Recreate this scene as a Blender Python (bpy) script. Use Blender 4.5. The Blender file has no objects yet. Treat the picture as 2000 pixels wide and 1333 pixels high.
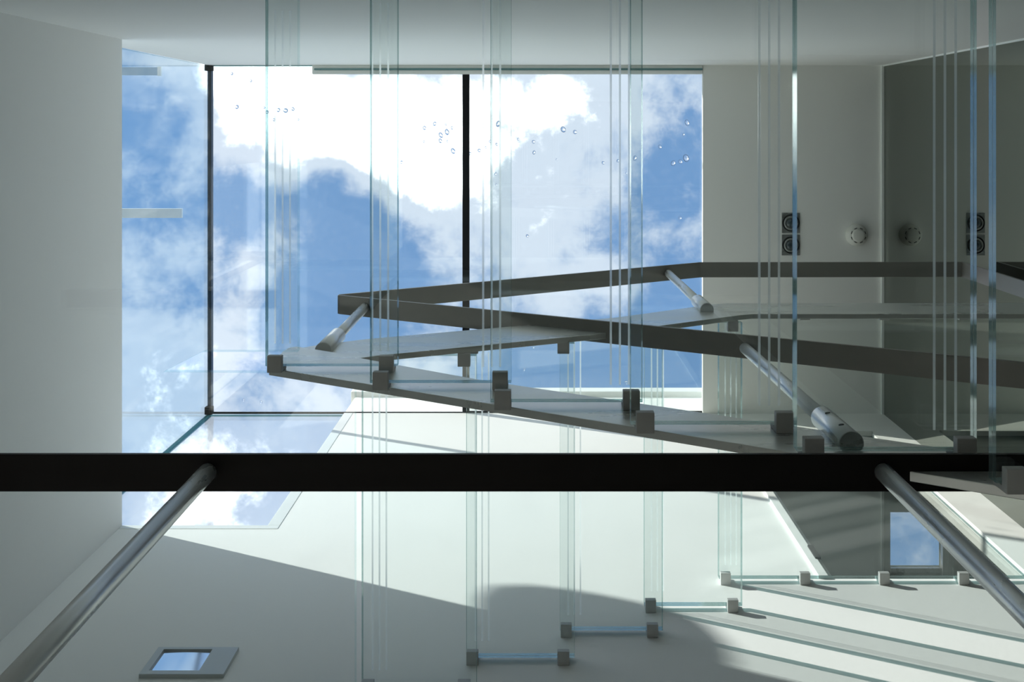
import bpy, bmesh, math, random
from mathutils import Vector, Matrix

# ------------------------------------------------------------------ scene scale
# The lens looks straight up the stair well.  Plan coordinates X (image right) and
# Y (image down) are given in plan units of K metres, levels in L metres above the lens.
K = 0.0011516
L = 2.56
FOC = 2223.0                      # focal length in pixels of the 2000 px wide frame
VX, VY = 1047.5, 255.7            # where the zenith falls in that frame

def W(X, Y, h):
    return Vector((X * K, Y * K, h * L))

scene = bpy.context.scene
COL = scene.collection

# ------------------------------------------------------------------ camera
cam_d = bpy.data.cameras.new('camera')
cam_d.sensor_width = 36.0
cam_d.lens = FOC / 2000.0 * 36.0
cam_d.shift_x = (1000.0 - VX) / 2000.0
cam_d.shift_y = (VY - 666.5) / 2000.0
cam_d.clip_start = 0.01
cam_d.clip_end = 500
cam = bpy.data.objects.new('camera', cam_d)
cam.rotation_euler = (math.pi, 0, 0)
COL.objects.link(cam)
scene.camera = cam

# ------------------------------------------------------------------ view
scene.view_settings.view_transform = 'Standard'
scene.view_settings.look = 'None'
scene.view_settings.gamma = 1.0
scene.view_settings.use_curve_mapping = False
scene.view_settings.exposure = 1.03
scene.cycles.max_bounces = 12
scene.cycles.diffuse_bounces = 6
scene.cycles.glossy_bounces = 6
scene.cycles.transmission_bounces = 8
scene.cycles.transparent_max_bounces = 48
scene.cycles.caustics_reflective = False
scene.cycles.caustics_refractive = False

# ------------------------------------------------------------------ world: blue sky with broken cloud
SKY_STRENGTH = 1.0
world = bpy.data.worlds.new('sky')
scene.world = world
world.use_nodes = True
wn = world.node_tree.nodes
wl = world.node_tree.links
wn.clear()

def wmath(op, a, b=None, c=None, clamp=False):
    n = wn.new('ShaderNodeMath'); n.operation = op; n.use_clamp = clamp
    for i, v in enumerate((a, b, c)):
        if v is None: continue
        if isinstance(v, (int, float)): n.inputs[i].default_value = v
        else: wl.new(v, n.inputs[i])
    return n.outputs[0]

def wmix(fac, a, b):
    n = wn.new('ShaderNodeMix'); n.data_type = 'RGBA'
    if isinstance(fac, (int, float)): n.inputs[0].default_value = fac
    else: wl.new(fac, n.inputs[0])
    for i, v in ((6, a), (7, b)):
        if isinstance(v, tuple): n.inputs[i].default_value = (*v, 1)
        else: wl.new(v, n.inputs[i])
    return n.outputs[2]

tc = wn.new('ShaderNodeTexCoord')
sep = wn.new('ShaderNodeSeparateXYZ'); wl.new(tc.outputs['Generated'], sep.inputs[0])
zc = wmath('MAXIMUM', sep.outputs[2], 0.06)
# position on the cloud layer, in units of its height
U = wmath('DIVIDE', sep.outputs[0], zc)
V = wmath('DIVIDE', sep.outputs[1], zc)
uv = wn.new('ShaderNodeCombineXYZ'); wl.new(U, uv.inputs[0]); wl.new(V, uv.inputs[1])
n1 = wn.new('ShaderNodeTexNoise'); n1.inputs['Scale'].default_value = 8.0
n1.inputs['Detail'].default_value = 9; n1.inputs['Roughness'].default_value = 0.62
n1.inputs['Distortion'].default_value = 0.35
wl.new(uv.outputs[0], n1.inputs['Vector'])
n2 = wn.new('ShaderNodeTexNoise'); n2.inputs['Scale'].default_value = 17.0
n2.inputs['Detail'].default_value = 10; n2.inputs['Roughness'].default_value = 0.68
n2.inputs['Distortion'].default_value = 0.2
wl.new(uv.outputs[0], n2.inputs['Vector'])
# cloud banks: centre x, y and half sizes on the cloud layer, weight, turn in degrees
BANKS = [
    (780, 190, 170, 75, 1.0, 0), (565, 315, 60, 40, 0.7, 0), (1080, 230, 200, 120, 0.4, 0),
    (520, 170, 190, 110, 1.35, 10), (640, 250, 170, 80, 1.0, 35), (800, 330, 200, 85, 0.8, 35),
    (900, 230, 150, 120, 0.55, 0), (1130, 290, 230, 200, 0.62, 0), (1020, 420, 190, 90, 0.25, 20),
    (470, 250, 70, 50, 0.6, 60), (860, 500, 60, 70, 0.45, 70), (1060, 560, 120, 60, 0.45, 0),
    (1190, 560, 90, 60, 0.35, 0), (300, 560, 110, 170, 0.62, 0), (470, 500, 70, 120, 0.45, 80),
    (560, 470, 40, 60, 0.2, 0), (440, 640, 60, 70, 0.35, 0), (300, 720, 90, 90, 0.5, 0),
    (560, 860, 190, 100, 0.85, 0), (330, 950, 140, 140, 0.85, 0), (460, 1000, 160, 100, 0.9, 0),
    (860, 700, 110, 60, 0.5, -10), (620, 745, 150, 50, 0.32, 10), (780, 610, 90, 50, 0.3, 0),
    (690, 470, 170, 90, -0.75, 35), (640, 340, 40, 55, -0.65, 80), (455, 400, 55, 120, -0.55, 10),
    (1290, 310, 70, 80, -0.5, 0), (1330, 430, 60, 70, -0.35, 0), (1150, 720, 190, 70, -0.6, 0),
    (640, 590, 150, 60, -0.45, 0), (500, 720, 70, 70, -0.45, 0), (310, 300, 80, 160, -0.35, 0),
    (1300, 600, 110, 130, -0.3, 0), (780, 440, 70, 50, -0.35, 30),
]
acc = None
for (px, py, a, b, w, rot) in BANKS:
    m = wn.new('ShaderNodeMapping'); m.vector_type = 'TEXTURE'
    m.inputs['Location'].default_value = ((px - VX) / FOC, (py - VY) / FOC, 0)
    m.inputs['Rotation'].default_value = (0, 0, math.radians(rot))
    m.inputs['Scale'].default_value = (a / FOC, b / FOC, 1)
    wl.new(uv.outputs[0], m.inputs['Vector'])
    ln = wn.new('ShaderNodeVectorMath'); ln.operation = 'DOT_PRODUCT'
    wl.new(m.outputs[0], ln.inputs[0]); wl.new(m.outputs[0], ln.inputs[1])
    g = wmath('MULTIPLY', wmath('EXPONENT', wmath('MULTIPLY', ln.outputs['Value'], -0.9)), w)
    acc = g if acc is None else wmath('ADD', acc, g)
nz = wmath('ADD', wmath('MULTIPLY', wmath('SUBTRACT', n1.outputs[0], 0.5), 2.3),
           wmath('MULTIPLY', wmath('SUBTRACT', n2.outputs[0], 0.5), 2.3))
# gaps between the clouds close up in perspective away from the zenith
ov = wn.new('ShaderNodeMapRange'); ov.interpolation_type = 'SMOOTHSTEP'; wl.new(sep.outputs[2], ov.inputs['Value'])
ov.inputs['From Min'].default_value = 0.90; ov.inputs['From Max'].default_value = 0.45
ov.inputs['To Min'].default_value = 0.16; ov.inputs['To Max'].default_value = 0.85
field = wmath('ADD', wmath('ADD', acc, nz), ov.outputs[0])
mr = wn.new('ShaderNodeMapRange'); mr.interpolation_type = 'SMOOTHSTEP'
wl.new(field, mr.inputs['Value'])
mr.inputs['From Min'].default_value = 0.0
mr.inputs['From Max'].default_value = 0.85
cover = mr.outputs[0]
mr2 = wn.new('ShaderNodeMapRange'); mr2.interpolation_type = 'SMOOTHSTEP'
wl.new(field, mr2.inputs['Value'])
mr2.inputs['From Min'].default_value = 1.05
mr2.inputs['From Max'].default_value = 2.1
blue = (0.114, 0.212, 0.388)
cloud_c = wmix(mr2.outputs[0], (0.44, 0.485, 0.57), (2.8, 2.8, 2.8))
sky_c = wmix(cover, blue, cloud_c)
# brighter haze low over the horizon and a ground half below it
hz = wn.new('ShaderNodeMapRange'); wl.new(sep.outputs[2], hz.inputs['Value'])
hz.inputs['From Min'].default_value = 0.55; hz.inputs['From Max'].default_value = 0.0
hz.interpolation_type = 'SMOOTHSTEP'
sky_h = wmix(wmath('MULTIPLY', hz.outputs[0], 0.8), sky_c, (0.95, 1.0, 1.05))
gr = wn.new('ShaderNodeMapRange'); wl.new(sep.outputs[2], gr.inputs['Value'])
gr.inputs['From Min'].default_value = 0.0; gr.inputs['From Max'].default_value = -0.03
sky_g = wmix(gr.outputs[0], sky_h, (0.30, 0.30, 0.28))
bg = wn.new('ShaderNodeBackground'); wl.new(sky_g, bg.inputs[0]); bg.inputs[1].default_value = SKY_STRENGTH
wo = wn.new('ShaderNodeOutputWorld'); wl.new(bg.outputs[0], wo.inputs[0])

# ------------------------------------------------------------------ sun
sd = bpy.data.lights.new('sun', 'SUN')
sd.energy = 3.45
sd.color = (1.0, 0.935, 0.865)
sd.angle = math.radians(0.53)
sun = bpy.data.objects.new('sun', sd)
SUN_DIR = Vector((2.05, 1.0, -1.103)).normalized()
sun.rotation_euler = SUN_DIR.to_track_quat('-Z', 'Y').to_euler()
sun.location = (-6, -4, 9)
COL.objects.link(sun)

# ------------------------------------------------------------------ materials
MAT = {}
def new_mat(name):
    m = bpy.data.materials.new(name); m.use_nodes = True
    m.node_tree.nodes.clear(); MAT[name] = m
    return m, m.node_tree.nodes, m.node_tree.links

def principled(name, color, rough=0.5, metal=0.0, spec=0.5, bump=None, var=None, aniso=None):
    m, n, l = new_mat(name)
    o = n.new('ShaderNodeOutputMaterial'); p = n.new('ShaderNodeBsdfPrincipled')
    l.new(p.outputs[0], o.inputs[0])
    p.inputs['Base Color'].default_value = (*color, 1)
    p.inputs['Roughness'].default_value = rough
    p.inputs['Metallic'].default_value = metal
    p.inputs['Specular IOR Level'].default_value = spec
    t = n.new('ShaderNodeTexCoord')
    if var:
        sc, amt, stretch = var
        mp = n.new('ShaderNodeMapping'); mp.inputs['Scale'].default_value = stretch
        l.new(t.outputs['Object'], mp.inputs[0])
        nt = n.new('ShaderNodeTexNoise'); nt.inputs['Scale'].default_value = sc
        nt.inputs['Detail'].default_value = 6; l.new(mp.outputs[0], nt.inputs['Vector'])
        mx = n.new('ShaderNodeMix'); mx.data_type = 'RGBA'; l.new(nt.outputs[0], mx.inputs[0])
        mx.inputs[6].default_value = (*[c * (1 - amt) for c in color], 1)
        mx.inputs[7].default_value = (*[min(1, c * (1 + amt)) for c in color], 1)
        l.new(mx.outputs[2], p.inputs['Base Color'])
        rr = n.new('ShaderNodeMapRange'); l.new(nt.outputs[0], rr.inputs['Value'])
        rr.inputs['To Min'].default_value = max(0.02, rough - 0.12); rr.inputs['To Max'].default_value = min(1, rough + 0.12)
        l.new(rr.outputs[0], p.inputs['Roughness'])
    if bump:
        sc, st, stretch = bump
        mp = n.new('ShaderNodeMapping'); mp.inputs['Scale'].default_value = stretch
        l.new(t.outputs['Object'], mp.inputs[0])
        nt = n.new('ShaderNodeTexNoise'); nt.inputs['Scale'].default_value = sc
        nt.inputs['Detail'].default_value = 4; l.new(mp.outputs[0], nt.inputs['Vector'])
        b = n.new('ShaderNodeBump'); b.inputs['Strength'].default_value = st; b.inputs['Distance'].default_value = 0.003
        l.new(nt.outputs[0], b.inputs['Height']); l.new(b.outputs[0], p.inputs['Normal'])
    return m

def clear_glass(name, tint, r0=0.04, grey=1.0, streak=None):
    """thin architectural glass: straight-through transmission with a tint, Schlick mirror on top"""
    m, n, l = new_mat(name)
    o = n.new('ShaderNodeOutputMaterial')
    tr = n.new('ShaderNodeBsdfTransparent'); tr.inputs[0].default_value = (*[c * grey for c in tint], 1)
    gl = n.new('ShaderNodeBsdfGlossy'); gl.inputs['Roughness'].default_value = 0.0
    gl.inputs['Color'].default_value = (0.95, 1, 1, 1)
    lw = n.new('ShaderNodeLayerWeight'); lw.inputs['Blend'].default_value = 0.5
    pw = n.new('ShaderNodeMath'); pw.operation = 'POWER'; l.new(lw.outputs['Facing'], pw.inputs[0]); pw.inputs[1].default_value = 5
    ma = n.new('ShaderNodeMath'); ma.operation = 'MULTIPLY_ADD'; l.new(pw.outputs[0], ma.inputs[0])
    ma.inputs[1].default_value = 1 - r0; ma.inputs[2].default_value = r0
    mx = n.new('ShaderNodeMixShader'); l.new(ma.outputs[0], mx.inputs[0])
    l.new(tr.outputs[0], mx.inputs[1]); l.new(gl.outputs[0], mx.inputs[2])
    if streak:                         # a film of dust and dried rain
        t = n.new('ShaderNodeTexCoord'); mp = n.new('ShaderNodeMapping'); mp.inputs['Scale'].default_value = streak[1]
        l.new(t.outputs['Object'], mp.inputs[0])
        nt = n.new('ShaderNodeTexNoise'); nt.inputs['Scale'].default_value = streak[0]; nt.inputs['Detail'].default_value = 7
        l.new(mp.outputs[0], nt.inputs['Vector'])
        rr = n.new('ShaderNodeMapRange'); l.new(nt.outputs[0], rr.inputs['Value'])
        rr.inputs['From Min'].default_value = 0.5; rr.inputs['From Max'].default_value = 0.8
        rr.inputs['To Max'].default_value = streak[2]
        df = n.new('ShaderNodeBsdfTranslucent'); df.inputs[0].default_value = (0.9, 0.9, 0.9, 1)
        mx2 = n.new('ShaderNodeMixShader'); l.new(rr.outputs[0], mx2.inputs[0])
        l.new(mx.outputs[0], mx2.inputs[1]); l.new(df.outputs[0], mx2.inputs[2]); mx = mx2
    l.new(mx.outputs[0], o.inputs[0])
    return m

def edge_glass(name, trans, gloss, fac, diff=None, dfac=0.0):
    m, n, l = new_mat(name)
    o = n.new('ShaderNodeOutputMaterial')
    tr = n.new('ShaderNodeBsdfTransparent'); tr.inputs[0].default_value = (*trans, 1)
    gl = n.new('ShaderNodeBsdfGlossy'); gl.inputs['Roughness'].default_value = 0.08
    gl.inputs['Color'].default_value = (*gloss, 1)
    mx = n.new('ShaderNodeMixShader'); mx.inputs[0].default_value = fac
    l.new(tr.outputs[0], mx.inputs[1]); l.new(gl.outputs[0], mx.inputs[2])
    if diff:
        df = n.new('ShaderNodeBsdfTranslucent'); df.inputs[0].default_value = (*diff, 1)
        d2 = n.new('ShaderNodeBsdfDiffuse'); d2.inputs[0].default_value = (*diff, 1)
        a = n.new('ShaderNodeMixShader'); a.inputs[0].default_value = 0.5
        l.new(df.outputs[0], a.inputs[1]); l.new(d2.outputs[0], a.inputs[2])
        mx2 = n.new('ShaderNodeMixShader'); mx2.inputs[0].default_value = dfac
        l.new(mx.outputs[0], mx2.inputs[1]); l.new(a.outputs[0], mx2.inputs[2]); mx = mx2
    l.new(mx.outputs[0], o.inputs[0])
    return m

principled('white_plaster', (0.922, 0.922, 0.885), 0.75, 0, 0.25, bump=(60, 0.12, (1, 1, 1)), var=(3.0, 0.02, (1, 1, 1)))
principled('white_metal', (0.88, 0.895, 0.86), 0.4, 0, 0.5, var=(9, 0.03, (1, 1, 1)))
principled('stone_floor', (0.14, 0.137, 0.13), 0.6, 0, 0.3, var=(5, 0.05, (1, 1, 1)))
principled('bronze_steel', (0.27, 0.252, 0.228), 0.42, 0.55, 0.4, var=(14, 0.12, (0.25, 3, 3)))
principled('shaded_bronze', (0.010, 0.008, 0.007), 0.5, 0.3, 0.3, var=(14, 0.12, (0.25, 3, 3)))  # bronze darkened in colour to stand for the nearest rail's unlit underside
principled('plate_steel', (0.74, 0.755, 0.72), 0.30, 0.6, 0.5, var=(6, 0.12, (0.5, 1, 3)))
principled('clamp_metal', (0.56, 0.56, 0.54), 0.5, 0.0, 0.4, var=(40, 0.08, (1, 1, 1)))
principled('brushed_steel', (0.76, 0.78, 0.77), 0.3, 0.35, 0.5, var=(30, 0.06, (1, 1, 0.2)))
principled('blue_metal', (0.20, 0.33, 0.48), 0.5, 0, 0.3, var=(8, 0.05, (1, 1, 1)))
principled('blue_seal', (0.010, 0.028, 0.055), 0.4, 0, 0.4, var=(30, 0.2, (1, 1, 1)))
principled('black_seal', (0.004, 0.005, 0.007), 0.7, 0, 0.1, var=(30, 0.2, (1, 1, 1)))
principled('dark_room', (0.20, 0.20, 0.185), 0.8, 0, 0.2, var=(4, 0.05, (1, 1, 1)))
principled('brown_wood', (0.16, 0.085, 0.04), 0.5, 0, 0.4, var=(12, 0.25, (6, 0.6, 1)))
principled('detector_plastic', (0.74, 0.74, 0.68), 0.5, 0, 0.4, var=(20, 0.02, (1, 1, 1)))
principled('dark_slot', (0.012, 0.012, 0.012), 0.7, 0, 0.2, var=(20, 0.1, (1, 1, 1)))
principled('lamp_grey', (0.50, 0.525, 0.51), 0.45, 0.2, 0.4, var=(20, 0.04, (1, 1, 1)))
principled('lamp_housing', (0.30, 0.31, 0.30), 0.3, 0.6, 0.5, var=(20, 0.1, (1, 1, 1)))
principled('chrome', (0.85, 0.87, 0.88), 0.03, 1.0, 0.5, var=(20, 0.01, (1, 1, 1)))
principled('lamp_glass_dark', (0.03, 0.045, 0.05), 0.12, 0.0, 0.6, var=(20, 0.1, (1, 1, 1)))
clear_glass('tread_glass', (0.984, 0.996, 0.993))
clear_glass('landing_glass', (0.990, 0.997, 0.996))
clear_glass('roof_glass', (0.985, 0.994, 0.994), streak=(26, (1, 1, 1), 0.02))
clear_glass('side_glass', (0.91, 0.968, 0.985), streak=(4, (1, 4, 0.6), 0.04))
clear_glass('door_glass', (0.92, 0.93, 0.92))
edge_glass('glass_edge', (0.24, 0.45, 0.45), (0.82, 0.88, 0.86), 0.36, (0.62, 0.76, 0.75), 0.20)
edge_glass('landing_edge', (0.80, 0.90, 0.90), (0.9, 0.98, 0.98), 0.15)
edge_glass('edge_teal', (0.12, 0.34, 0.36), (0.5, 0.8, 0.8), 0.25, (0.10, 0.30, 0.30), 0.25)
edge_glass('interlayer', (0.5, 0.62, 0.62), (0.9, 0.95, 0.95), 0.15, (0.85, 0.9, 0.9), 0.6)
m, n, l = new_mat('etched_strip')
o = n.new('ShaderNodeOutputMaterial'); tr = n.new('ShaderNodeBsdfTransparent')
tl = n.new('ShaderNodeBsdfRefraction'); tl.inputs[0].default_value = (0.90, 0.92, 0.92, 1); tl.inputs['Roughness'].default_value = 0.6; tl.inputs['IOR'].default_value = 1.25
mx = n.new('ShaderNodeMixShader'); mx.inputs[0].default_value = 0.72
t2 = n.new('ShaderNodeBsdfTranslucent'); t2.inputs[0].default_value = (0.97, 0.98, 0.975, 1)
m2 = n.new('ShaderNodeMixShader'); m2.inputs[0].default_value = 0.5
l.new(tl.outputs[0], m2.inputs[1]); l.new(t2.outputs[0], m2.inputs[2])
l.new(tr.outputs[0], mx.inputs[1]); l.new(m2.outputs[0], mx.inputs[2]); l.new(mx.outputs[0], o.inputs[0])
clear_glass('strip_side', (0.97, 0.985, 0.985))
# mirror-coated partition: grey mirror
m, n, l = new_mat('grey_mirror')
o = n.new('ShaderNodeOutputMaterial')
gl = n.new('ShaderNodeBsdfGlossy'); gl.inputs['Roughness'].default_value = 0.0; gl.inputs['Color'].default_value = (0.34, 0.36, 0.335, 1)
df = n.new('ShaderNodeBsdfDiffuse'); df.inputs[0].default_value = (0.002, 0.002, 0.002, 1)
ad = n.new('ShaderNodeAddShader'); l.new(gl.outputs[0], ad.inputs[0]); l.new(df.outputs[0], ad.inputs[1]); l.new(ad.outputs[0], o.inputs[0])
# water
m, n, l = new_mat('water_drop')
o = n.new('ShaderNodeOutputMaterial'); gb = n.new('ShaderNodeBsdfRefraction'); gb.inputs['IOR'].default_value = 1.33
gb.inputs['Roughness'].default_value = 0.0; gb.inputs['Color'].default_value = (0.97, 0.98, 1, 1); l.new(gb.outputs[0], o.inputs[0])

# ------------------------------------------------------------------ mesh helpers
def mesh_obj(name, me, parent=None, **props):
    o = bpy.data.objects.new(name, me); COL.objects.link(o)
    if parent is not None: o.parent = parent
    for k, v in props.items(): o[k] = v
    return o

def add_box(bm, lo, hi, mat=0):
    x0, y0, z0 = lo; x1, y1, z1 = hi
    v = [bm.verts.new(c) for c in ((x0,y0,z0),(x1,y0,z0),(x1,y1,z0),(x0,y1,z0),(x0,y0,z1),(x1,y0,z1),(x1,y1,z1),(x0,y1,z1))]
    fs = []
    for q in ((3,2,1,0),(4,5,6,7),(0,1,5,4),(1,2,6,5),(2,3,7,6),(3,0,4,7)):
        f = bm.faces.new([v[i] for i in q]); f.material_index = mat; fs.append(f)
    return fs

def add_prism(bm, pts, axis, a0, a1, mat=0):
    """polygon pts (2-D) extruded along axis from a0 to a1"""
    def mk(p, a):
        if axis == 'y': return (p[0], a, p[1])
        if axis == 'z': return (p[0], p[1], a)
        return (a, p[0], p[1])
    A = [bm.verts.new(mk(p, a0)) for p in pts]; B = [bm.verts.new(mk(p, a1)) for p in pts]
    nn = len(pts); caps = [bm.faces.new(A), bm.faces.new(B)]
    for i in range(nn): bm.faces.new((A[i], A[(i+1) % nn], B[(i+1) % nn], B[i]))
    for f in bm.faces: f.material_index = mat if f.material_index == 0 else f.material_index
    return caps

def add_tube(bm, p0, p1, r, seg=24, caps=True):
    p0 = Vector(p0); p1 = Vector(p1); d = (p1 - p0).normalized()
    q = d.to_track_quat('Z', 'Y')
    R0 = [bm.verts.new(p0 + q @ Vector((r*math.cos(2*math.pi*i/seg), r*math.sin(2*math.pi*i/seg), 0))) for i in range(seg)]
    R1 = [bm.verts.new(p1 + q @ Vector((r*math.cos(2*math.pi*i/seg), r*math.sin(2*math.pi*i/seg), 0))) for i in range(seg)]
    for i in range(seg):
        f = bm.faces.new((R0[i], R0[(i+1) % seg], R1[(i+1) % seg], R1[i])); f.smooth = True
    if caps: bm.faces.new(list(reversed(R0))); bm.faces.new(R1)

def add_lathe(bm, prof, c, seg=40, up=1, mat=0):
    """profile (r, z) turned about a vertical axis at c"""
    rings = []
    for r, z in prof:
        if r < 1e-6: rings.append([bm.verts.new((c[0], c[1], c[2] + up*z))])
        else: rings.append([bm.verts.new((c[0] + r*math.cos(2*math.pi*i/seg), c[1] + r*math.sin(2*math.pi*i/seg), c[2] + up*z)) for i in range(seg)])
    for a, b in zip(rings, rings[1:]):
        for i in range(seg):
            j = (i+1) % seg
            if len(a) == 1 and len(b) == 1: continue
            if len(a) == 1: f = bm.faces.new((a[0], b[i], b[j]))
            elif len(b) == 1: f = bm.faces.new((a[i], b[0], a[j]))
            else: f = bm.faces.new((a[i], b[i], b[j], a[j]))
            f.smooth = True; f.material_index = mat

def finish(bm, name, mats, bevel=0.0, seg=2, angle=0.5):
    bmesh.ops.recalc_face_normals(bm, faces=bm.faces[:])
    if bevel:
        es = [e for e in bm.edges if len(e.link_faces) == 2 and e.calc_face_angle(0) > angle]
        bmesh.ops.bevel(bm, geom=es, offset=bevel, segments=seg, affect='EDGES', profile=0.6)
    me = bpy.data.meshes.new(name); bm.to_mesh(me); bm.free()
    for mname in (mats if isinstance(mats, (list, tuple)) else [mats]): me.materials.append(MAT[mname])
    return me

def box_me(name, lo, hi, mats, bevel=0.0):
    bm = bmesh.new(); add_box(bm, lo, hi); return finish(bm, name, mats, bevel)

def ubox(name, x, y, h, mats, bevel=0.0, parent=None, **props):
    """box given in plan units and levels"""
    a, b = W(x[0], y[0], h[0]), W(x[1], y[1], h[1])
    return mesh_obj(name, box_me(name, a, b, mats, bevel), parent, **props)

def empty(name, loc=(0, 0, 0), **props):
    o = bpy.data.objects.new(name, None); COL.objects.link(o); o.location = loc
    o.empty_display_size = 0.1
    for k, v in props.items(): o[k] = v
    return o

def part(name, me, parent, loc=None, **props):
    """child mesh whose coordinates are world coordinates of the thing's base shifted to local ones"""
    o = bpy.data.objects.new(name, me); COL.objects.link(o); o.parent = parent
    if loc is not None: o.location = loc
    for k, v in props.items(): o[k] = v
    return o

# ------------------------------------------------------------------ levels and planes
YW = 1264.0          # face of the wall at the foot of the picture
YT = -293.0          # face of the wall at its head
XL = -1325.0         # left wall
XR = 1548.0          # mirrored partition on the right
XG = -1462.0         # left glazing, outside the left wall
HR = 2.297           # underside of the roof glass
HC = 2.285           # ceiling
HS = 1.638           # sill: top of the left wall and of the low part of the front wall
XS = -858.0          # where the front wall steps up
XD0, XD1 = 800.0, 1403.0     # glazed opening on the upper landing
HD0, HD1 = 1.444, 2.150
XSK = 743.0          # right end of the roof glass
HF = -0.5            # floor
RISE, GOING, DEPTH = 0.0664, 225.8, 257.6
TH = 0.0108          # tread thickness (levels)

# ------------------------------------------------------------------ room shell
def structure(name, me, parent=None, **p):
    return mesh_obj(name, me, parent, kind='structure', **p)

def wallbox(bm, x, y, h):
    add_box(bm, W(x[0], y[0], h[0]), W(x[1], y[1], h[1]))

WY0, WY1, WH0, WH1 = 150.0, 1150.0, -0.46, 0.06      # unseen opening added below the picture to let fill daylight in
bm = bmesh.new()
wallbox(bm, (-1470, XL), (-340, 1300), (WH1, HS)); wallbox(bm, (-1470, XL), (-340, 1300), (HF - .08, WH0))
wallbox(bm, (-1470, XL), (-340, WY0), (WH0, WH1)); wallbox(bm, (-1470, XL), (WY1, 1300), (WH0, WH1))
structure('wall_left', finish(bm, 'wall_left', 'white_plaster', 0.002))
bm = bmesh.new()
add_prism(bm, [(x * K, h * L) for x, h in ((-1325, HF - .08), (1590, HF - .08), (1590, 2.36), (-1010, 2.36), (-1010, 2.306), (-1462, 2.306), (-1462, HS + .003), (-1325, HS + .003))],
          'y', (YT - 60) * K, YT * K)
structure('wall_back', finish(bm, 'wall_back', 'white_plaster'))
# front wall with its step and the glazed opening, in prisms that share the plane
bm = bmesh.new()
YB = YW + 62
wallbox(bm, (-1470, XS), (YW, YB), (HF - .08, HS))
wallbox(bm, (XS, XD0), (YW, YB), (HF - .08, 2.43))
wallbox(bm, (XD0, 1600), (YW, YB), (HF - .08, HD0))
wallbox(bm, (XD0, 1600), (YW, YB), (HD1, 2.43))
wallbox(bm, (XD1, 1600), (YW, YB), (HD0, HD1))
structure('wall_front', finish(bm, 'wall_front', 'white_plaster'))
bm = bmesh.new(); wallbox(bm, (XR + 2, XR + 50), (YT - 60, YW + 62), (HF - .08, HC + .06))
structure('wall_right', finish(bm, 'wall_right', 'white_plaster'))
bm = bmesh.new(); wallbox(bm, (XSK, 1600), (YT - 60, YW), (HC, HR))
wallbox(bm, (XSK + 24, 1600), (YT - 60, YW), (HR, HR + .06))
structure('ceiling', finish(bm, 'ceiling', 'white_plaster'))
bm = bmesh.new(); wallbox(bm, (-1470, 1600), (YT - 60, YW + 62), (HF - .08, HF))
structure('floor', finish(bm, 'floor', 'stone_floor'))

# mirrored partition and its cover strip
bm = bmesh.new(); wallbox(bm, (XR, XR + 2), (YT, YW), (HF, HC))
structure('wall_mirror', finish(bm, 'wall_mirror', 'grey_mirror'), label='dark grey mirrored glass partition reflecting the ceiling')
ubox('trim_1', (XR - 10, XR), (YT, YW), (HC - .006, HC), 'white_metal', kind='structure')
ubox('trim_2', (XR - 5, XR), (YT, YT + 6), (0.3, HC - .006), 'white_metal', kind='structure')
# coping above the front wall, seen through the roof glass
bm = bmesh.new(); add_box(bm, W(XS - 22, YW - 26, 2.43), W(XSK + 300, YB + 22, 2.468))
structure('trim_3', finish(bm, 'trim_3', 'white_metal', 0.006))
# reveal trim along the step and the sill
ubox('trim_4', (XS - 2, XS + 38), (YW - 1.4, YW + 1), (HS, HR - .006), 'white_metal', 0.002, kind='structure')
ubox('trim_5', (XL, XS + 38), (YW - 1.4, YW + 1), (HS - .014, HS), 'white_metal', 0.002, kind='structure')

# ------------------------------------------------------------------ roof light
def glass_slab(name, lo, hi, mats, parent, **p):
    """pane: big faces in the first material, its four edges in the second"""
    bm = bmesh.new(); fs = add_box(bm, lo, hi)
    d = [abs(hi[i] - lo[i]) for i in range(3)]; thin = d.index(min(d))
    bmesh.ops.recalc_face_normals(bm, faces=bm.faces[:])
    for f in bm.faces:
        f.material_index = 0 if abs(f.normal[thin]) > .9 else 1
    return part(name, finish(bm, name, mats), parent, **p)

w1 = empty('window_1', kind='structure', label='glass roof light over the stair well')
XM = -316.0
glass_slab('pane', W(XG, YT - 20, HR), W(XM - 14, YW + 8, HR + .008), ['roof_glass', 'edge_teal'], w1)
glass_slab('pane', W(XM + 14, YT - 20, HR), W(XSK + 20, YW + 8, HR + .008), ['roof_glass', 'edge_teal'], w1)
part('glazing_bar', box_me('glazing_bar', W(XM - 15, YT, HR - .004), W(XM + 15, YW - 1, HR + .012), 'black_seal', 0.002), w1, label='black glazing bar')
part('edge_seal', box_me('edge_seal', W(XG - 10, YT + 4, HR - .006), W(XG + 8, YW - 2, HR + .008), 'blue_seal', 0.001), w1, label='dark blue seal')
part('edge_seal', box_me('edge_seal', W(XG + 8, YW - 3, HR - .004), W(XM - 15, YW + 5, HR), 'black_seal'), w1, label='black seal')
part('edge_seal', box_me('edge_seal', W(XM + 15, YW - 7, HR - .004), W(XSK, YW - 1, HR), 'black_seal'), w1, label='black seal')
part('frame_profile', box_me('frame_profile', W(-1000, YT + 1, HR - .014), W(XSK - 2, YT + 40, HR - .001), 'white_metal', 0.002), w1, label='white edge profile')
part('frame_profile', box_me('frame_profile', W(-990, YT + 14, HR - .016), W(XSK - 2, YT + 22, HR - .0138), 'edge_teal'), w1, label='teal glass edge strip')
part('frame_profile', box_me('frame_profile', W(-1460, YT, HR - .012), W(XSK - 2, YT + 5, HR - .008), 'edge_teal'), w1, label='teal glass edge strip')
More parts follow.
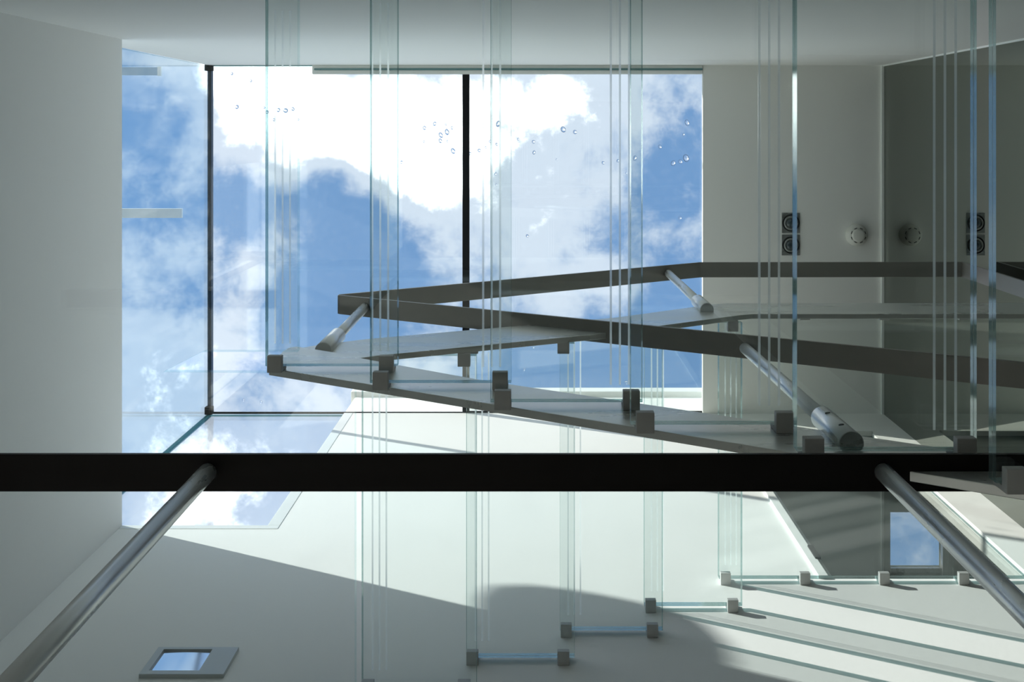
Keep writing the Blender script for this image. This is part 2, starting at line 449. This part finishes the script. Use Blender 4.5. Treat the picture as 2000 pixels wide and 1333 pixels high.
for y, s in ((YT + 8, 17), (YW - 14, 17)):
    bm = bmesh.new(); add_box(bm, W(XG - s, y - s, HR - .016), W(XG + s, y + s, HR - .002))
    add_tube(bm, W(XG, y, HR - .024), W(XG, y, HR - .012), 11 * K, 16)
    part('corner_clip', finish(bm, 'corner_clip', 'black_seal', 0.003), w1, label='black corner clip')

w2 = empty('window_2', kind='structure', label='upright glass between left wall and roof light')
glass_slab('pane', W(XG - 8, YT + 2, HS), W(XG, YW + 5, HR - .004), ['side_glass', 'edge_teal'], w2)
w3 = empty('window_3', kind='structure', label='upright glass over the low part of the sunlit wall')
glass_slab('pane', W(XG + 1, YW + 8, HS), W(XS + 1, YW + 16, HR - .004), ['roof_glass', 'edge_teal'], w3)
part('corner_seal', box_me('corner_seal', W(XG - 9, YW + 3, HS), W(XG + 6, YW + 18, HR - .006), 'edge_teal', 0.001), w3, label='blue grey corner seal')

w5 = empty('fill_window', kind='structure', label='unseen window added low in the left wall for fill daylight from below')
glass_slab('pane', W(-1405, WY0, WH0), W(-1397, WY1, WH1), ['roof_glass', 'edge_teal'], w5)
part('mullion', box_me('mullion', W(-1418, 635, WH0), W(-1384, 665, WH1), 'white_metal', 0.002), w5)

# glazed opening of the upper landing and the dark room behind it
d1 = empty('door_1', kind='structure', label='dark glazed opening on the upper landing')
bm = bmesh.new()
add_box(bm, W(XD0 - 4, YW - 9, HD0), W(XD0 + 24, YW + 34, HD1))
part('frame', finish(bm, 'frame', 'white_metal', 0.002), d1)
bm = bmesh.new(); add_box(bm, W(XD0 + 24, YW - 9, HD1 - .010), W(XD1, YW + 34, HD1)); part('frame', finish(bm, 'frame', 'white_metal', 0.002), d1)
bm = bmesh.new(); add_box(bm, W(XD0 + 24, YW + 2, HD0), W(XD0 + 40, YW + 30, HD1 - .010)); part('frame', finish(bm, 'frame', 'lamp_grey', 0.002), d1, label='grey inner frame')
glass_slab('pane', W(XD0 + 40, YW + 12, HD0), W(XD1, YW + 20, HD1 - .010), ['door_glass', 'edge_teal'], d1)
for hh in (2.02, 1.50):
    part('hinge', box_me('hinge', W(XD0 + 18, YW - 14, hh), W(XD0 + 34, YW - 7, hh + .045), 'dark_slot', 0.001), d1, label='small dark hinge')

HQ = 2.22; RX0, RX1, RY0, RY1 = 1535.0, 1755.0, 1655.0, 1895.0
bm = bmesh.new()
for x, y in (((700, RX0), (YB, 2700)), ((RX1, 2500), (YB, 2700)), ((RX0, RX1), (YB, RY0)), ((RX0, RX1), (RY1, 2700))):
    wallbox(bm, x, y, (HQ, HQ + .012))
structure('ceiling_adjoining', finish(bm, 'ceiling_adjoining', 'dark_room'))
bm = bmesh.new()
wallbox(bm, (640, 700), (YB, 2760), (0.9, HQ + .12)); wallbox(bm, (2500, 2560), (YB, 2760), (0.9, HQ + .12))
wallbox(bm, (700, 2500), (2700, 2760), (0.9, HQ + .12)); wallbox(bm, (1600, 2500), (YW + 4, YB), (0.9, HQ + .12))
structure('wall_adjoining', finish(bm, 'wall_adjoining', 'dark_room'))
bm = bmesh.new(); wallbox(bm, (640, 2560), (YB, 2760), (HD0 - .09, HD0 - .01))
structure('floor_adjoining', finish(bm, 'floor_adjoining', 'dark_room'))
w4 = empty('window_4', kind='structure', label='roof window with brown frame in the dark room')
glass_slab('pane', W(RX0, RY0, HQ + .006), W(RX1, RY1, HQ + .010), ['roof_glass', 'edge_teal'], w4)
part('frame', box_me('frame', W(RX1 - 2, RY0 - 30, HQ - .012), W(RX1 + 24, RY1 + 30, HQ), 'lamp_housing', 0.002), w4)
part('frame', box_me('frame', W(RX1 + 60, RY0 - 40, HQ - .02), W(RX1 + 78, RY1 + 200, HQ), 'brown_wood', 0.002), w4, label='brown timber frame strip')
part('frame', box_me('frame', W(RX1 + 92, RY0 - 40, HQ - .02), W(RX1 + 110, RY1 + 200, HQ), 'brown_wood', 0.002), w4, label='brown timber frame strip')
part('frame', box_me('frame', W(RX0, RY1 - 2, HQ - .006), W(RX1, RY1 + 20, HQ), 'lamp_housing', 0.002), w4)

# ------------------------------------------------------------------ steel plates between the two flights
def plate(name, pts, y0, y1, label, mat='plate_steel', bevel=0.0012):
    bm = bmesh.new(); add_prism(bm, [(x * K, h * L) for x, h in pts], 'y', y0 * K, y1 * K)
    return mesh_obj(name, finish(bm, name, mat, bevel, 2), None, label=label, category='stringer', group='steel stringer plates in the well')

SA = lambda X: 0.8575 - RISE / GOING * X
YA0, YA1 = 470.0, 484.0
YB0, YB1 = 485.0, 498.0
S = 485.0 / 508.0              # survey of the rails and the upper plate was taken on the plane 508
plate('stringer_plate', [(-529, SA(-529)), (1380, SA(1380)), (1380, SA(1380) + .079), (-100, SA(-100) + .077), (-341, 1.050), (-430, 1.086), (-520, 1.115), (-536, 1.11), (-540, 1.09)],
      YA0, YA1, 'long grey steel plate falling to the lower right, carrying the nearer glass treads')
plate('stringer_plate', [(x * S if x < 1500 else x, h * S) for x, h in [(-545, 1.090), (-361, 1.156), (150, 1.2775), (560, 1.410), (600, 1.419), (1546, 1.419), (1546, 1.511), (560, 1.508), (513, 1.497), (212, 1.391), (-5, 1.343), (-409, 1.25), (-520, 1.213), (-545, 1.20)]],
      YB0, YB1, 'upper grey steel plate rising to the right, then level along the upper landing')
bm = bmesh.new()
ubox('landing_edge_plate', (-1320, 1540), (466, 480), (0.16, 0.25), 'plate_steel', 0.001, label='steel edge plate of the lowest landing carrying the nearest rail', category='stringer')

# ------------------------------------------------------------------ glass treads
def clamp_mesh(side, back=1.26):
    """block with a slot for the glass; side = +1 has its back towards +Y"""
    s = 14.5 * K; t = TH * L
    bm = bmesh.new()
    pts = [(-s, -.020), (s * back, -.020), (s * back, t + .006), (s * .72, t + .006), (s * .72, -.0008), (-s, -.0008)]
    add_prism(bm, [(y * side, z) for y, z in pts], 'x', -s * .97, s * .97)
    return finish(bm, 'clamp', 'clamp_metal', 0.0016, 2)
CL = {1: clamp_mesh(1), -1: clamp_mesh(-1), -2: clamp_mesh(-1, 1.0)}

def pane_mesh(pts, z0, z1, mats=('tread_glass', 'glass_edge')):
    bm = bmesh.new(); add_prism(bm, pts, 'z', z0, z1); bmesh.ops.recalc_face_normals(bm, faces=bm.faces[:])
    for f in bm.faces: f.material_index = 0 if abs(f.normal.z) > .9 else 1
    return finish(bm, 'glass_ply', list(mats))

def tread(name, label, cat, group, X0, X1, Y0, Y1, h, nose, clamps, strip_y, outline=None, mats=('tread_glass', 'glass_edge')):
    base = W((X0 + X1) / 2, (Y0 + Y1) / 2, h)
    t = empty(name, base, label=label, category=cat, **({'group': group} if group else {}))
    loc = lambda x, y: ((x * K) - base.x, (y * K) - base.y)
    pts = [loc(x, y) for x, y in (outline or [(X0, Y0), (X1, Y0), (X1, Y1), (X0, Y1)])]
    T = TH * L
    part('glass_ply', pane_mesh(pts, 0, T * .48, mats), t)
    part('glass_ply', pane_mesh(pts, T * .52, T, mats), t)
    if not outline:
        cx = sum(p[0] for p in pts) / len(pts); cy = sum(p[1] for p in pts) / len(pts)
        inner = [(x - math.copysign(.0008, x - cx), y - math.copysign(.0008, y - cy)) for x, y in pts]
        bm = bmesh.new(); add_prism(bm, inner, 'z', T * .48, T * .52); bmesh.ops.recalc_face_normals(bm, faces=bm.faces[:])
        bmesh.ops.delete(bm, geom=[f for f in bm.faces if abs(f.normal.z) > .9], context='FACES_ONLY')
        me = bpy.data.meshes.new('interlayer'); bm.to_mesh(me); bm.free(); me.materials.append(MAT['interlayer'])
        part('interlayer', me, t)
    if nose:
        xe, dirn = nose
        for k in range(3):
            xc = xe + dirn * (21 + 15.6 * k)
            a = loc(xc - 1.9, strip_y[0]); b = loc(xc + 1.9, strip_y[1])
            bm = bmesh.new(); fs = add_box(bm, (a[0], a[1], T + .0002), (b[0], b[1], T + .0010))
            for f in fs: f.material_index = 1
            fs[1].material_index = 0
            part('antislip_strip', finish(bm, 'antislip_strip', ['etched_strip', 'strip_side']), t)
    for (x, y, side) in clamps:
        p = loc(x, y); part('clamp', CL[side], t, (p[0], p[1], 0))
    return t

YA_END = 460.0
names_a = ['topmost glass tread of the nearer flight, over the left tip of the steel plate',
           'second glass tread from the left on the nearer flight, below the rail tip',
           'third glass tread from the left on the nearer flight, crossing the black roof bar',
           'fourth glass tread from the left on the nearer flight, before the right roof pane',
           'fifth glass tread from the left on the nearer flight, crossing the long brushed post',
           'lowest glass tread of the nearer flight, cut by the right picture edge']
XA0 = -529.2
for k in range(6):
    x0 = XA0 + GOING * k; x1 = x0 + DEPTH; h = 1 - RISE * k
    cl = [(x0 + 21, YA0 - 18.5, 1), (x1 - 20, YA0 - 18.5, 1), (x0 + 21, YT + 18.5, -1), (x1 - 20, YT + 18.5, -1)]
    tread('glass_tread', names_a[k], 'stair tread', 'glass treads of the nearer flight', x0, x1, YT + 11, YA_END, h, (x1, -1), cl, (YT + 40, 436))
HL = 1 + RISE
xe = XA0 - GOING + DEPTH
HB0, XB0 = 1.150, -392.3
xl = XB0 + 14
tread('half_landing', 'wide clear glass half landing between the left wall and the two flights', 'landing', None,
      XL + 4, xl, YT + 6, YW - 6, HL, (xe, -1), [(-1200, YT + 18.5, -1), (-1200, YW - 18.5, 1), (xl - 200, YW - 18.5, 1)], (YT + 40, 448),
      outline=[(XL + 4, YT + 6), (xe, YT + 6), (xe, 461), (-696, 461), (-778, 503), (-545, 505), (xl, 505), (xl, YW - 6), (XL + 4, YW - 6)],
      mats=('landing_glass', 'landing_edge'))
names_b = ['lowest glass tread of the farther flight, its wall end below the picture',
           'glass tread on the sunlit wall, lowest with both wall clamps in view',
           'glass tread on the sunlit wall, middle one of three with wall clamps in view',
           'glass tread on the sunlit wall, next below the upper landing floor']
for j in range(4):
    x0 = XB0 + GOING * j; x1 = x0 + DEPTH; h = HB0 + RISE * j
    cl = [(x0 + 15, YB1 + 14.6, -2), (x1 - 27, YB1 + 14.6, -2), (x0 + 15, YW - 18.5, 1), (x1 - 27, YW - 18.5, 1)]
    tread('glass_tread', names_b[j], 'stair tread', 'glass treads of the farther flight', x0, x1, YB1 + 8, YW - 11, h, (x0, 1), cl, (YB1 + 34, YW - 40))
x0 = XB0 + GOING * 4; h = 1.431
cl = []
for i in range(5):
    cl += [(x0 + 16 + 221 * i, YB1 + 14.6, -2)] + [(x0 + 16 + 221 * i, YW - 18.5, 1)]
ul = tread('upper_landing', 'clear glass floor of the upper landing in front of the dark glazed opening', 'landing', None,
      x0, XR - 4, YB1 + 8, YW - 11, h, (x0, 1), cl, (YB1 + 34, YW - 40))

# ------------------------------------------------------------------ handrails
def bar(bm, path, y0, y1, t):
    """flat bar following a path in the X-h plane; t = thickness in metres, lying below-flat"""
    P = [Vector((x * K, h * L)) for x, h in path]; lo, hi = [], []
    for i, p in enumerate(P):
        ns = []
        if i > 0: d = (p - P[i-1]).normalized(); ns.append(Vector((-d.y, d.x)))
        if i < len(P) - 1: d = (P[i+1] - p).normalized(); ns.append(Vector((-d.y, d.x)))
        nrm = sum(ns, Vector((0, 0))).normalized(); c = max(0.35, nrm.dot(ns[0]))
        lo.append(p); hi.append(p + nrm * t / c)
    poly = lo + list(reversed(hi))
    add_prism(bm, [(p.x, p.y) for p in poly], 'y', y0 * K, y1 * K)

RY_0, RY_1 = 479.0 * S, 534.0 * S
RA = lambda X: 1.491 * S - 0.000273 * (X + 577.6 * S)
rail = empty('handrail', W(-577 * S, 506 * S, 1.49 * S), label='bent bronze flat handrail folding back at its left tip above the steel plates', category='handrail')
def rpart(name, me, parent, **p):
    o = part(name, me, parent, **p)
    me.transform(Matrix.Translation(-rail.location)) if parent is rail else None
    return o
bm = bmesh.new()
bar(bm, [(1540, RA(1540)), (-548, RA(-548))], RY_0, RY_1, -0.010)
rpart('lower_bar', finish(bm, 'lower_bar', 'bronze_steel', 0.001), rail)
bm = bmesh.new()
bar(bm, [(-573 * S, 1.4965 * S), (597 * S, 1.863 * S), (1491, 1.868 * S)], RY_0, RY_1, 0.010)
rpart('upper_bar', finish(bm, 'upper_bar', 'bronze_steel', 0.001), rail)
bm = bmesh.new(); add_box(bm, W(-579 * S, RY_0, RA(-577.6 * S)), W(-572 * S, RY_1, 1.5005 * S))
rpart('rail_tip', finish(bm, 'rail_tip', 'bronze_steel', 0.003), rail)
bm = bmesh.new(); add_box(bm, W(1482, RY_0, 1.4445), W(1491, RY_1, 1.868 * S)); rpart('end_bar', finish(bm, 'end_bar', 'bronze_steel', 0.001), rail)

def post(parent, base, top, collar_h, r=12.5, rc=18.5, screws=False):
    b, t = W(*base), W(*top)
    bm = bmesh.new(); add_tube(bm, b + (t - b) * 0.01, t, r * K, 28)
    me = finish(bm, 'post', 'brushed_steel'); me.transform(Matrix.Translation(-parent.location))
    p = part('post', me, parent)
    if collar_h:
        c = b + (t - b) * collar_h
        bm = bmesh.new(); add_tube(bm, b, c, rc * K, 28)
        me = finish(bm, 'collar', 'brushed_steel', 0.001, 1, 1.0); me.transform(Matrix.Translation(-parent.location))
        q = part('collar', me, p)
        if screws:
            for f in (0.25, 0.72):
                s = b + (c - b) * f
                bm = bmesh.new(); add_tube(bm, s + Vector((-.2, -1, 0)).normalized() * (rc * K - .002), s + Vector((-.2, -1, 0)).normalized() * (rc * K + .0006), 4.2 * K, 14)
                me = finish(bm, 'screw', 'dark_slot'); me.transform(Matrix.Translation(-parent.location)); part('screw', me, p)
    return p
post(rail, (-488 * S, 481, 1.172 * S), (-492 * S, 484, RA(-492 * S)), 0.30)
post(rail, (464, 461, 0.7535), (489 * S, 487, RA(489 * S)), 0.20, screws=True)
post(rail, (479 * S, 480, 1.437 * S), (469 * S, 484, (1.497 + .00031 * (469 + 578)) * S), 0.20)

SL = 0.706 / 0.757
low = empty('handrail', W(0, 506 * SL, 0.757 * SL), label='straight handrail with shade darkened into its colour, nearest to the viewer, crossing the whole picture', category='handrail')
bm = bmesh.new(); bar(bm, [(-1322, 0.757 * SL), (1545, 0.757 * SL)], 479 * SL, 534 * SL, 0.010)
me = finish(bm, 'rail_bar', 'shaded_bronze', 0.001); me.transform(Matrix.Translation(-low.location)); part('rail_bar', me, low)
post(low, (-486 * SL, 484, 0.24), (-486 * SL, 471, 0.757 * SL), 0)
post(low, (513 * SL, 472, 0.24), (513 * SL, 471, 0.757 * SL), 0)

# ------------------------------------------------------------------ ceiling fittings
dl = empty('twin_downlight', W(1130, 470, HC), label='square twin spotlight recessed in the ceiling', category='ceiling light')
cx0, cx1 = 1095.0, 1176.0
for y0, y1 in ((366.0, 456.0), (464.0, 556.0)):
    a = W(cx0, y0, 0) - W(1130, 470, 0); b = W(cx1, y1, 0) - W(1130, 470, 0)
    c = ((a.x + b.x) / 2, (a.y + b.y) / 2, 0)
    bm = bmesh.new(); add_box(bm, (a.x, a.y, -.004), (b.x, b.y, 0)); pl = part('frame', finish(bm, 'frame', 'lamp_housing', 0.001), dl)
    bm = bmesh.new(); add_lathe(bm, [(.044, .0), (.044, .006), (.040, .007), (.038, .001)], (c[0], c[1], -.004), 36, -1); part('ring', finish(bm, 'ring', 'dark_slot'), pl)
    bm = bmesh.new(); add_lathe(bm, [(.037, .0), (.036, .007), (.030, .009), (.026, .003), (.0, .003)], (c[0], c[1], -.004), 36, -1); part('lamp_ring', finish(bm, 'lamp_ring', 'lamp_housing'), pl)
    bm = bmesh.new(); add_lathe(bm, [(.025, .0), (.024, .006), (.012, .010), (0, .011)], (c[0], c[1], -.006), 30, -1); part('lamp', finish(bm, 'lamp', 'lamp_glass_dark'), pl)

sdx, sdy = 1428.0, 464.0
sm = empty('smoke_detector', W(sdx, sdy, HC), label='round white smoke detector on the ceiling beside the partition', category='smoke detector')
bm = bmesh.new(); add_lathe(bm, [(.0, 0), (.057, 0), (.057, .012), (.052, .016), (.050, .030), (.040, .040), (.0, .040)], (0, 0, 0), 48, -1)
part('base', finish(bm, 'base', 'detector_plastic'), sm)
bm = bmesh.new(); add_lathe(bm, [(.034, .040), (.031, .050), (.026, .0525), (.0, .0525)], (0, 0, 0), 48, -1); part('cover', finish(bm, 'cover', 'detector_plastic'), sm)
for i in range(8):
    a = math.radians(22.5 + 45 * i); bm = bmesh.new()
    add_box(bm, (-.0075, -.0018, -.001), (.0075, .0018, .001))
    o = part('slot', finish(bm, 'slot', 'dark_slot'), sm, (.0375 * math.cos(a), .0375 * math.sin(a), -.0402)); o.rotation_euler = (0, 0, a + math.pi / 2)

# ------------------------------------------------------------------ wall light
wl_ = empty('wall_light', W(-815, YW, 1.21), label='square recessed wall light with a mirrored opening low on the wall', category='wall light')
o0 = wl_.location
def wpart(name, lo, hi, mat, bev=0.0):
    me = box_me(name, lo - o0, hi - o0, mat, bev); return part(name, me, wl_)
fx0, fx1, fz0, fz1 = -917.0, -722.0, 1.181, 1.243
ox0, ox1, oz0, oz1 = -900.0, -783.0, 1.189, 1.238
fb = bmesh.new()
yf0, yf1 = YW - 10, YW
for x, h in (((fx0, ox0), (fz0, fz1)), ((ox1, fx1), (fz0, fz1)), ((ox0, ox1), (fz0, oz0)), ((ox0, ox1), (oz1, fz1))):
    add_box(fb, W(x[0], yf0, h[0]) - o0, W(x[1], yf1, h[1]) - o0)
part('face_plate', finish(fb, 'face_plate', 'lamp_grey'), wl_)
rb = bmesh.new(); N = 14; prof = []
A = W(ox0, YW - 7, 0); B = W(ox1, YW - 2, 0)
for i in range(N + 1):
    t = i / N; x = A.x + (B.x - A.x) * t; y = (YW - 5) * K - 0.0012 * math.sin(math.pi * t)
    prof.append((x, y))
v0 = [rb.verts.new((x - o0.x, y - o0.y, oz0 * L - o0.z)) for x, y in prof]; v1 = [rb.verts.new((x - o0.x, y - o0.y, oz1 * L - o0.z)) for x, y in prof]
for i in range(N):
    f = rb.faces.new((v0[i], v0[i+1], v1[i+1], v1[i])); f.smooth = True
part('reflector', finish(rb, 'reflector', 'chrome'), wl_, label='chrome curved reflector')

# ------------------------------------------------------------------ outside: stay bars by the left glazing, ventilator added unseen beyond
def mast(y, h, xend, w, label, arm, cap):
    t = empty('roof_mast', W(-1420 * h, y, 1.45), label=label, category='mast', group='white masts on the roof outside')
    bm = bmesh.new(); add_tube(bm, (0, 0, 0), (0, 0, (h - 1.45) * L + .02), .03, 20); part('pole', finish(bm, 'pole', 'white_metal'), t)
    for nm, x0, x1, ww, mt in (('arm', -1420 * h, xend - (24 if cap else 0), w, arm), ('end_cap', xend - 24, xend, w + 4, 'white_metal')):
        if nm == 'end_cap' and not cap: continue
        me = box_me(nm, W(x0, y - ww, h), W(x1, y + ww, h + .012), mt, 0.002); me.transform(Matrix.Translation(-t.location)); part(nm, me, t)
mast(564, 3.5, -692.5 * 3.5, 32, 'white mast with a plain white arm, seen through the upright glass at its middle', 'white_metal', False)
mast(-408, 3.5, -733.5 * 3.5, 28, 'mast with a blue grey arm ending in a white cap, near the black corner clip', 'blue_metal', True)
# domed ventilator added unseen, to shade the soft hump on the sunlit wall
rv = empty('shadow_dome', W(-3255, -400, 1.452), label='unseen domed ventilator on the roof outside, beyond the left glazing', category='occluder')
bm = bmesh.new(); add_lathe(bm, [(0, .24), (.06, .235), (.11, .215), (.145, .17), (.16, .08), (.16, -.05), (.145, -.10), (0, -.10)], (0, 0, 1.71), 40)
part('shade_cap', finish(bm, 'shade_cap', 'lamp_grey'), rv)
bm = bmesh.new(); add_tube(bm, (0, 0, 0), (0, 0, 1.62), 0.05, 24); part('shade_stem', finish(bm, 'shade_stem', 'lamp_grey'), rv)

# ------------------------------------------------------------------ rain drops on the roof glass
DROPS = [(453,144,5),(490,158,5),(463,209,6),(499,220,3),(516,210,5),(522,219,5),(535,234,5),(544,215,6),(558,216,8),(572,213,6),(583,234,4),
 (829,250,6),(849,242,6),(871,243,4),(883,250,5),(861,264,8),(873,258,9),(828,277,4),(825,268,3),(860,275,7),(874,276,4),(885,295,8),(918,300,5),(936,294,6),
 (949,288,4),(957,276,4),(970,282,4),(973,242,8),(968,340,4),(969,361,3),(1012,272,4),(1042,277,5),(1043,298,6),(1100,253,9),(1123,258,6),(1087,312,3),
 (1178,318,5),(1207,314,5),(1240,309,7),(1223,338,3),(1289,287,6),(1315,319,8),(1329,316,6),(1340,309,11),(1342,240,8),(1335,263,4),(1328,426,5),(784,317,5),
 (1030,461,5),(1042,678,4),(1024,722,4),(1223,748,5),(476,782,4),(510,786,4)]
rnd = random.Random(4)
bm = bmesh.new(); add_lathe(bm, [(1, 0), (.96, .12), (.8, .3), (.5, .42), (.2, .47), (0, .48)], (0, 0, 0), 14, 1)
bm.faces.new([v for v in bm.verts if abs(v.co.z) < 1e-6 and abs(v.co.xy.length - 1) < 1e-3][::-1])
dme = finish(bm, 'raindrop', 'water_drop')
for (px, py, d) in DROPS:
    h = HR + .0082
    o = mesh_obj('raindrop', dme, None, label='small clear raindrop lying on the roof glass', category='raindrop', group='raindrops on the roof glass')
    o.location = W((px - VX) * h, (py - VY) * h, h)
    s = d * 0.62 * h * K
    o.scale = (s * rnd.uniform(.75, 1.0), s * rnd.uniform(1.0, 1.3), s * 0.9)
    o.rotation_euler = (0, 0, rnd.uniform(-.5, .5))
